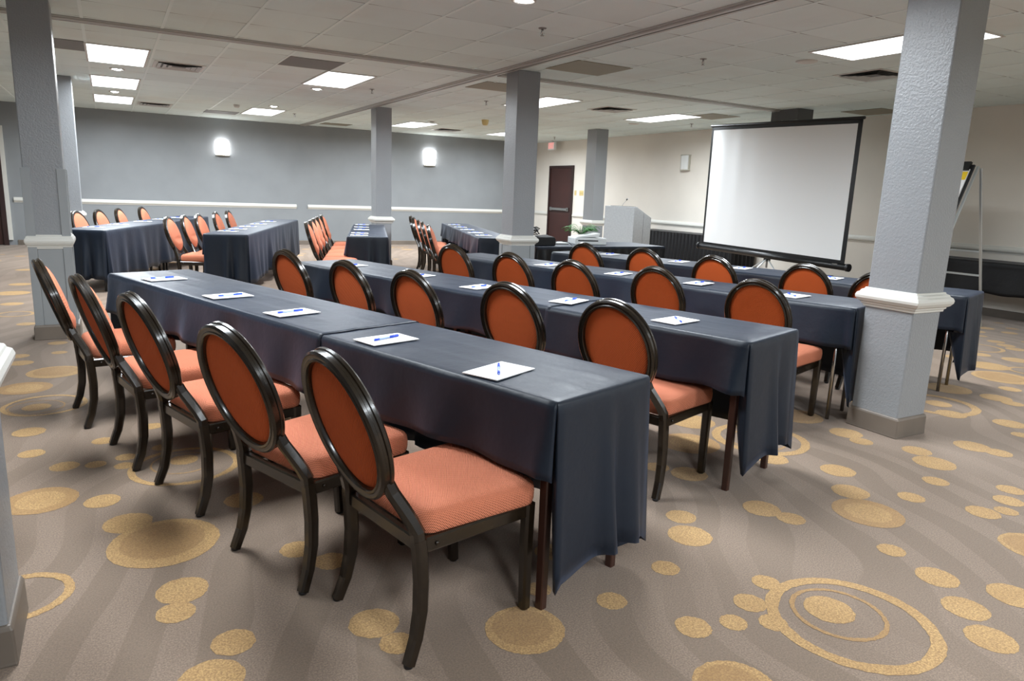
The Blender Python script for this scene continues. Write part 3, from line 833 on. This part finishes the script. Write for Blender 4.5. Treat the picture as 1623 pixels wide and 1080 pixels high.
T_ANG = 1.88689689; O0 = Vector((1.15, 1.735))
Tv = Vector((math.cos(T_ANG), math.sin(T_ANG))); Nv0 = Vector((Tv.y, -Tv.x))
def W(s, n): return O0+s*Tv+n*Nv0
ORD = ['first', 'second', 'third', 'fourth', 'fifth']
rnd = random.Random(11)
ROWS = [
 dict(nm='nearest row', org=W(0, 0), ang=T_ANG, L=3.78, w=.505, seam=1.27, kind='wood', df=.25, db=.62,
      chairs=[(.325, -.192, -6.5), (.915, -.24, 3.0), (1.70, -.222, -.7), (2.345, -.212, -5.8), (3.12, -.17, -9)],
      pads=[(.36, .12, 7), (1.02, .135, -2), (1.78, .15, 2), (2.44, .15, -2), (3.30, .155, 2)]),
 dict(nm='second row', org=W(.03, 1.405), ang=T_ANG-.012, L=3.90, w=.53, seam=1.17, kind='wood', df=.245, db=.56,
      chairs=[(.48, 1.338, 0), (1.16, 1.363, 2), (1.82, 1.283, 0), (2.43, 1.268, 0), (3.25, 1.328, 2)],
      pads=[(.52, 1.60, -4), (1.25, 1.64, 10), (1.98, 1.62, 5), (2.65, 1.66, 10), (3.44, 1.64, 8)]),
 dict(nm='third row', org=W(.075, 3.01), ang=T_ANG-.006, L=3.85, w=.52, seam=1.24, kind='chrome', df=.255, db=.56,
      chairs=[(.47, 2.808, 0), (1.215, 2.893, 0), (1.78, 2.708, 0), (2.41, 2.738, 0), (3.20, 2.868, 0)],
      pads=[(.54, 3.20, -5), (1.26, 3.22, 3), (1.97, 3.20, 8), (2.72, 3.20, 5)]),
 dict(nm='row closest to the screen', org=W(-.255, 4.44), ang=T_ANG-.002, L=3.95, w=.56, seam=1.15, kind='chrome', df=.262, db=.53,
      chairs=[(.17, 4.138, 0), (.735, 4.268, 0), (1.49, 4.248, 0), (2.245, 4.368, 0), (2.9, 4.328, 0)],
      pads=[(.81, 4.72, 2), (1.64, 4.74, 6), (2.31, 4.76, 8), (3.17, 4.78, 5)]),
]
for ri, r in enumerate(ROWS):
    nm = r['nm']; L, w, sm = r['L'], r['w'], r['seam']
    legs = {'wood': 'brown wooden legs', 'chrome': 'chrome tube legs'}[r['kind']]
    table(r['org'], r['ang'], .015, L/2-.003, w, 'folding table on %s under the %s, right half' % (legs, nm), 'tables of the four front rows', r['kind'])
    table(r['org'], r['ang'], L/2+.003, L-.015, w, 'folding table on %s under the %s, left half' % (legs, nm), 'tables of the four front rows', r['kind'])
    drape('tablecloth', 'navy tablecloth hanging off the right end of the %s' % nm, 'navy tablecloths on the front rows', r['org'], r['ang'], 0, sm+.03, w, r['df'], r['db'],
          de0=.61, seed=3+ri, slit=(1, 1.5, 1.1, 1.4)[ri])
    drape('tablecloth', 'navy tablecloth over the left part of the %s' % nm, 'navy tablecloths on the front rows', r['org'], r['ang'], sm, L, w+.004, r['df'], r['db'],
          de1=.52, seed=23+ri, zoff=.004)
    n = len(r['chairs'])
    for i, (s, nn, jit) in enumerate(r['chairs']):
        p = W(s, nn); face = math.atan2(Nv0.y, Nv0.x)
        place_chair(p.x, p.y, face, 'orange oval-back chair, %s from the right end of the %s' % (ORD[i], nm), 'oval-back chairs of the front rows', jit)
    for i, (s, nn, a) in enumerate(r['pads']):
        p = W(s, nn); z = TH+.0095+(.004 if s > sm-.1 else 0)
        ang = math.atan2(Nv0.y, Nv0.x)+R(a)
        pen = {0: R(50)}.get(i, R(18))
        pad(p.x, p.y, ang, z, 'white notepad on the %s, %s from the right end' % (nm, ORD[i]), nm,
            'blue pen, %s from the right end of the %s' % (ORD[i], nm), pen+rnd.uniform(-.15, .15) if i else R(62), rnd)

GROUPS = [
 dict(nm='leftmost far table', org=(-.52, 10.05), ang=R(69), L=4.5, off=.10, cs=[1.05, 1.75, 2.5, 3.45],
      pads=[(.42, .2), (1.18, .2), (2.1, .2), (2.9, .2), (3.6, .2)], w=.48),
 dict(nm='second far table from the left', org=(.98, 9.40), ang=R(69.6), L=4.35, off=-.06, cs=[(.36, -.14), (.92, -.10), 1.42, 2.38, 3.18],
      pads=[(.49, .17), (1.0, .18), (1.67, .18), (2.44, .18), (3.32, .18)], w=.50),
 dict(nm='third far table from the left', org=(2.65, 9.05), ang=R(71.8), L=3.2, off=-.12, cs=[-.12, .52, 1.1, 1.75, 2.6],
      pads=[(.16, .14), (.62, .14), (1.5, .15), (2.2, .14), (2.95, .14)], w=.50),
 dict(nm='rightmost far table', yaw=-9, org=(4.44, 8.85), ang=R(73.2), L=4.3, off=-.36, cs=[-.32, .55, 1.22, 2.15, 2.75],
      pads=[(.47, .14), (1.13, .13), (1.97, .13), (2.73, .13), (3.55, .13)], w=.50),
]
for gi, g in enumerate(GROUPS):
    nm = g['nm']; a = g['ang']; G = Vector((math.cos(a), math.sin(a))); Ng = Vector((G.y, -G.x)); O = Vector(g['org']); L = g['L']
    for h in (0, 1):
        table(g['org'], a, .015+h*(L/2), L/2-.01+h*(L/2), g['w'], 'folding table, %s half of the %s' % (('near', 'far')[h], nm), 'tables of the far block', 'black')
    drape('tablecloth', 'long navy tablecloth covering the %s' % nm, 'navy tablecloths of the far block', g['org'], a, 0, L, g['w'], .25, .60, de0=.62, de1=.60, seed=60+gi, slit=.25, amp=1.3)
    for i, s in enumerate(g['cs']):
        so = s if isinstance(s, tuple) else (s, g['off'])
        p = O+so[0]*G+so[1]*Ng
        place_chair(p.x, p.y, math.atan2(Ng.y, Ng.x), 'orange oval-back chair, %s from the near end of the %s' % (ORD[i], nm), 'oval-back chairs of the far block', rnd.uniform(-3, 3)+g.get('yaw', 0))
    for i, (s, n) in enumerate(g['pads']):
        p = O+s*G+n*Ng
        pad(p.x, p.y, math.atan2(Ng.y, Ng.x)+R(rnd.uniform(-6, 6)), TH+.0095, 'white notepad, %s from the near end of the %s' % (ORD[i], nm), nm,
            'blue pen, %s from the near end of the %s' % (ORD[i], nm), rnd.uniform(-.3, .2), rnd)

# ------------------------------------------------------------------ equipment table with pleated skirt
def pleated(name, path, z0, z1, amp=.012, pitch=.055, mat='black_cloth', parent=None, flare=.02):
    """path: polyline of plan points"""
    bm = NB(); cols = []
    rnd = random.Random(len(path)*7+int(path[0][0]*10)); d = 0
    for i in range(len(path)-1):
        a, b = Vector(path[i]), Vector(path[i+1]); Lg = (b-a).length; n = max(2, int(Lg/(pitch/6)))
        t = (b-a)/Lg; nr = Vector((t.y, -t.x))
        for k in range(n):
            q = a+(b-a)*k/n; u = d+Lg*k/n
            w = math.sin(u*2*math.pi/pitch+.8*math.sin(u*3.1)); w = math.copysign(abs(w)**.6, w)
            cols.append((q, nr, w, u))
        d += Lg
    prev = None
    for q, nr, w, u in cols:
        c = []
        for z, k in ((z1, .15), (z1-.03, .3), (z1-.05, .8), ((z0+z1)/2, 1), (z0+.05, 1.3), (z0, 1.4)):
            o = nr*(amp*k*w+flare*(1-(z-z0)/(z1-z0))); c.append(bm.verts.new((q.x+o.x, q.y+o.y, z)))
        if prev:
            for j in range(len(c)-1):
                f = bm.faces.new((prev[j], c[j], c[j+1], prev[j+1])); f.smooth = True
        prev = c
    return obj(name, bm, M[mat], parent)
t = thing('equipment_table', 'black skirted table right of the middle column carrying the plant and equipment', 'table', (0, 0, 0))
X0, X1, Y0, Y1 = 4.52, 6.50, 7.42, 8.15
# top at its own place: table empty sits at its centre
t.location = ((X0+X1)/2, (Y0+Y1)/2, 0)
hx, hy = (X1-X0)/2, (Y1-Y0)/2
bm = NB(); box(bm, -hx, hx, -hy, hy, .71, .735); obj('table_top', bm, M['table_top'], t)
for sx in (-1, 1):
    for sy in (-1, 1):
        bm = NB(); tube(bm, [(sx*(hx-.15), sy*(hy-.1), .71), (sx*(hx-.15), sy*(hy-.1), 0)], .014, 10); obj('leg', bm, M['steel_dull'], t)
bm = NB(); box(bm, -hx-.012, hx+.012, -hy-.012, hy+.012, .736, .741)
box(bm, -hx-.014, -hx-.010, -hy-.012, hy+.012, .705, .739); box(bm, -hx-.014, hx+.014, -hy-.016, -hy-.012, .70, .739); box(bm, hx+.010, hx+.014, -hy-.012, hy+.012, .705, .739)
obj('table_cover', bm, M['navy'], t, bevel=.004)
pleated('pleated_skirt', [(-hx-.02, hy), (-hx-.02, -hy-.02), (hx+.02, -hy-.02), (hx+.02, hy)], .03, .715, .014, .14, 'black_cloth', t, -.0)

# black equipment case with tangled cable
t = thing('equipment_case', 'black soft case with a tangle of cable on the left of the skirted table', 'case', (4.68, 7.62, .7415), R(4))
bm = NB(); rs = []
for z, i in ((0, .008), (.01, 0), (.08, 0), (.105, .012), (.11, .03)):
    rs.append([(-.16+i, -.10+i, z), (.16-i, -.10+i, z), (.16-i, .10-i, z+.02*(z > .05)), (-.16+i, .10-i, z)])
rings(bm, rs, smooth=False); obj('case_body', bm, M['bag'], t, bevel=.008)
bm = NB(); rr = random.Random(3); pts = []
for k in range(60):
    a = k*.55; pts.append((-.12+.07*math.cos(a)+.015*math.sin(a*2.3), .0+.05*math.sin(a*1.1), .125+.05*(.5+.5*math.sin(a*.7+1))+.001*k))
tube(bm, pts, .006, 7)
tube(bm, [(-.14, 0, .13), (-.17, 0, .18), (-.14, .01, .215), (-.07, .01, .225), (-.02, .01, .205), (-.07, .0, .18), (-.03, 0, .14)], .008, 7); obj('cable', bm, M['black_plastic'], t)
# thin grey laptop with wire
t = thing('laptop', 'closed grey laptop beside the black case', 'laptop', (5.03, 7.86, .7415), R(-8))
bm = NB(); box(bm, -.16, .16, -.11, .11, 0, .012); obj('base', bm, M['steel_dull'], t, bevel=.003)
bm = NB(); box(bm, -.16, .16, -.11, .11, .013, .022); obj('lid', bm, M['alu'], t, bevel=.003)
bm = NB(); tube(bm, [(4.86, 7.62, .748), (4.90, 7.60, .79), (4.98, 7.58, .80), (5.06, 7.56, .78), (5.10, 7.55, .748), (5.16, 7.56, .746), (5.2, 7.52, .746)], .004, 7)
tag(obj('cable', bm, M['black_plastic']), 'thin black wire arching over the skirted table between case and white machine', 'cable')
# white machine
t = thing('printer', 'white boxy machine with a slanted lid in front of the plant', 'printer', (5.52, 7.82, .7415), R(-14))
bm = NB(); box(bm, -.22, .22, -.15, .15, 0, .09); obj('body', bm, M['white_plastic'], t, bevel=.012)
bm = NB(); rings(bm, [[(-.20, -.13, .092), (.12, -.13, .102), (.12, .12, .102), (-.20, .12, .092)], [(-.18, -.11, .105), (.14, -.11, .150), (.14, .11, .150), (-.18, .11, .105)]], smooth=False); obj('lid', bm, M['white_plastic'], t, bevel=.006)
bm = NB(); box(bm, -.18, .10, -.1515, -.149, .045, .06); obj('slot', bm, M['dark'], t)
# fern
t = thing('potted_fern', 'green fern in a pot behind the white machine', 'plant', (5.58, 8.05, .7415))
bm = NB(); lathe(bm, (0, 0, 0), [(.045, 0), (.06, .09), (.066, .09), (.066, .105), (.055, .105), (.05, .09)], 20); obj('pot', bm, M['pot'], t)
bm = NB(); rr = random.Random(9)
for k in range(40):
    az = rr.uniform(0, 6.28); Lf = rr.uniform(.22, .40); up = rr.uniform(.7, 1.35)
    if 0.2 < math.sin(az) and rr.random() < .5: Lf *= .8
    dv = Vector((math.cos(az), math.sin(az), 0)); sd = Vector((-dv.y, dv.x, 0)); pv = None
    for j in range(13):
        q = j/12; p = dv*(Lf*.75*q)+Vector((0, 0, .10+Lf*(up*q-up*.75*q*q)))
        if p.z < .006: p.z = .006
        lw = .05*math.sin(math.pi*min(1, q*1.05+.08))+.004
        for s in (-1, 1):
            tip = p+sd*s*lw+dv*.012+Vector((0, 0, -.008)); tip.z = max(tip.z, .004)
            v = [bm.verts.new(x) for x in (p-dv*.007, p+dv*.007, tip+dv*.003, tip-dv*.003)]
            bm.faces.new(v)
        if pv is not None: tube(bm, [pv, p], .0018, 5)
        pv = p
obj('fronds', bm, M['leaf'], t, norm=False)

# ------------------------------------------------------------------ lectern
t = thing('lectern', 'tall grey laminate lectern with slanted top and a gooseneck microphone', 'lectern', (7.766, 10.50, 0), math.atan2(-.969, .233))
# local: +x runs from near corner to far-left corner along the front, +y away from the audience
Wd, Dp = .66, .50
bm = NB()
u = [(0, 0), (0, Dp)]
prof = [(0, 0), (Dp, 0), (Dp, 1.03), (.07, 1.215), (0, 1.215)]
rings(bm, [[(x, y, z) for y, z in prof] for x in (0, Wd)], smooth=False); lect = obj('body', bm, M['lectern'], t, bevel=.003)
bm = NB()
box(bm, Wd-.0005, Wd+.0015, Dp*.55-.0015, Dp*.55+.0015, .02, 1.10)
obj('side_seam', bm, M['dark'], t)
bm = NB(); bx = [(.05, .09), (Wd-.05, .09)]
rings(bm, [[(x, y, z+.003) for y, z in ((.09, 1.208), (.40, 1.073), (.40, 1.083), (.09, 1.218))] for x in (.05, Wd-.05)], smooth=False); obj('reading_ledge', bm, M['black_plastic'], t)
bm = NB(); tube(bm, [(.34, .05, 1.213), (.36, .05, 1.25), (.40, .05, 1.29), (.44, .04, 1.322)], .004, 8); obj('microphone_neck', bm, M['steel_dull'], t)
bm = NB(); tube(bm, [(.44, .04, 1.322), (.45, .036, 1.334), (.468, .03, 1.352)], [.007, .014, .012], 10); obj('microphone_head', bm, M['black_plastic'], t)

# ------------------------------------------------------------------ skirted tables along the cream wall
t = thing('skirted_table', 'long table with pleated black skirt along the cream wall, behind the lectern', 'table', (9.88, 10.55, 0))
bm = NB(); box(bm, -.28, .28, -1.40, 1.40, .715, .740); obj('table_top', bm, M['black_cloth'], t, bevel=.004)
for sx in (-1, 1):
    for sy in (-1, 1):
        bm = NB(); tube(bm, [(sx*.22, sy*1.25, .715), (sx*.22, sy*1.25, 0)], .014, 10); obj('leg', bm, M['steel_dull'], t)
pleated('pleated_skirt', [(.28, 1.41), (-.29, 1.41), (-.29, -1.41), (.28, -1.41)], .03, .738, .016, .10, 'black_cloth', t, .02)
g_org = (9.56, 3.30)
table((9.60, 3.3), R(90), 0, 3.0, .52, 'table standing against the cream wall at the right under a black cloth', 'tables along the cream wall', 'black')
drape('tablecloth', 'black tablecloth on the wall table behind the easel at the right', 'cloths along the cream wall', (9.60, 3.3), R(90), 0, 3.0, .52, .40, .08, de0=.40, de1=.40, seed=91, slit=.2, amp=.3, mat='black_cloth')

# ------------------------------------------------------------------ projection screen on tripod
Lp, Rp = Vector((8.60, 8.87)), Vector((8.65, 6.21))
t = thing('projection_screen', 'large white projection screen with black borders on a tripod stand', 'projection screen', ((Lp.x+Rp.x)/2, (Lp.y+Rp.y)/2, 0), math.atan2(Rp.y-Lp.y, Rp.x-Lp.x))
hw = (Rp-Lp).length/2
# local x: left(-) to right(+) as seen by the audience; audience is on local -y
zt = lambda x: 2.527-.0095*x*2.0; zb = lambda x: .612-.0235*x
def sheet(x0, x1, f0, f1, y, th, n=60, wav=True):
    bm = NB(); cols = []
    for i in range(n+1):
        x = x0+(x1-x0)*i/n; q = (x+hw)/(2*hw); c = []
        for j in range(13):
            f = f0+(f1-f0)*j/12; z = zb(x)+(zt(x)-zb(x))*f
            dy = (.004*math.sin(q*46)*math.exp(-((q-.17)/.16)**2)*f if wav else 0)
            c.append((x, y+dy, z))
        cols.append(c)
    fr = [[bm.verts.new(p) for p in c] for c in cols]; bk = [[bm.verts.new((p[0], p[1]+th, p[2])) for p in c] for c in cols]
    for G_ in (fr, bk):
        for i in range(n):
            for j in range(12):
                f = bm.faces.new((G_[i][j], G_[i+1][j], G_[i+1][j+1], G_[i][j+1])); f.smooth = True
    return bm
bm = sheet(-hw+.035, hw-.065, .03, .965, 0, .003); obj('screen_surface', bm, M['screen_white'], t)
bm = NB()
for (x0, x1, f0, f1) in ((-hw, -hw+.035, 0, 1), (hw-.065, hw, 0, 1), (-hw, hw, .965, 1), (-hw+.035, hw-.065, 0, .03)):
    pts = [(x0, zb(x0)+(zt(x0)-zb(x0))*f0), (x1, zb(x1)+(zt(x1)-zb(x1))*f0), (x1, zb(x1)+(zt(x1)-zb(x1))*f1), (x0, zb(x0)+(zt(x0)-zb(x0))*f1)]
    rings(bm, [[(x, y, z) for x, z in pts] for y in (-.002, .004)], smooth=False)
obj('border', bm, M['black_tube'], t)
bm = NB(); tube(bm, [(-hw-.02, .0, zt(-hw)), (hw+.02, .0, zt(hw))], .020, 12); obj('top_bar', bm, M['black_tube'], t)
bm = NB(); tube(bm, [(-hw-.07, .01, zb(-hw)-.015), (hw+.05, .01, zb(hw)-.03)], .046, 20); obj('case_tube', bm, M['black_tube'], t)
for s in (-1, 1):
    x = s*(hw+(.055 if s > 0 else .075)); bm = NB(); tube(bm, [(x-.02, .01, zb(x)-(.015 if s < 0 else .03)), (x+.02, .01, zb(x)-(.015 if s < 0 else .03))], .053, 20); obj('end_cap', bm, M['black_plastic'], t)
bm = NB(); box(bm, hw-.16, hw-.08, -.040, -.036, zb(hw)-.005, zb(hw)+.012); obj('maker_plate', bm, M['steel_dull'], t)
cxp = -.02
bm = NB(); bar(bm, [(cxp, .07, .40), (cxp, .07, 2.56)], .025, .025, (1, 0, 0)); obj('mast', bm, M['steel_dull'], t)
bm = NB(); box(bm, cxp-.04, cxp+.04, .035, .105, .50, .56); obj('leg_hub', bm, M['black_plastic'], t, bevel=.006)
for a in (196, 270, 344):
    bm = NB(); dx, dy = math.cos(R(a)), math.sin(R(a)); bar(bm, [(cxp+dx*.02, .07+dy*.02, .53), (cxp+dx*.72, .07+dy*.72, .012)], .028, .014, (-dy, dx, 0)); obj('leg', bm, M['white_plastic'], t)

# ------------------------------------------------------------------ flip chart easel
t = thing('flipchart_easel', 'aluminium flip chart easel seen from the side behind the right column', 'easel', (8.6, 4.99, 0))
ya, yb = -.34, .34
def leg(p, q, nm='leg', w=.030, m='alu'):
    bm = NB(); bar(bm, [p, q], w, .018, (0, 1, 0)); obj(nm, bm, M[m], t)
for y in (ya, yb):
    leg((0, y, 1.86), (-.86, y+(.0 if y > 0 else 0), .0)); leg((.02, y-.02, 1.84), (.46, y-.08 if y < 0 else y+.04, .0))
for z in (.62, .90):
    leg_x = .02+.44*(1.84-z)/1.84
    bm = NB(); bar(bm, [(leg_x, ya-.05, z), (leg_x, yb, z)], .024, .016, (0, 0, 1)); obj('cross_rail', bm, M['alu'], t)
def onf(f, y, off): # point on the sloping front frame
    return Vector((-.86*f-off*.91, y, 1.86*(1-f)+off*-.0+off*.42*-1*-1))
bm = NB()
c = [onf(.0, ya+.02, .02), onf(.0, yb, .02), onf(.48, yb, .02), onf(.48, ya+.02, .02)]; d2 = [p+Vector((-.022, 0, .010)) for p in c]
rings(bm, [c, d2], smooth=False); obj('board', bm, M['black_plastic'], t)
bm = NB(); c = [onf(.03, ya+.045, .045), onf(.03, yb-.03, .045), onf(.47, yb-.03, .045), onf(.47, ya+.045, .045)]; d2 = [p+Vector((-.010, 0, .005)) for p in c]
rings(bm, [c, d2], smooth=False); obj('paper_pad', bm, M['paper'], t)
bm = NB(); c = [onf(-.012, ya+.05, .045), onf(-.012, yb-.01, .045), onf(.04, yb-.01, .045), onf(.04, ya+.05, .045)]; d2 = [p+Vector((-.030, 0, .012)) for p in c]
rings(bm, [c, d2], smooth=False); obj('clamp_bar', bm, M['black_plastic'], t)
bm = NB(); c = [onf(.046, ya+.05, .0565), onf(.046, ya+.14, .0565), onf(.095, ya+.14, .0565), onf(.095, ya+.05, .0565)]; d2 = [p+Vector((-.003, 0, .001)) for p in c]
rings(bm, [c, d2], smooth=False); o = obj('pad_label', bm, M['yellow'], t); o['label'] = 'yellow label on the pad'
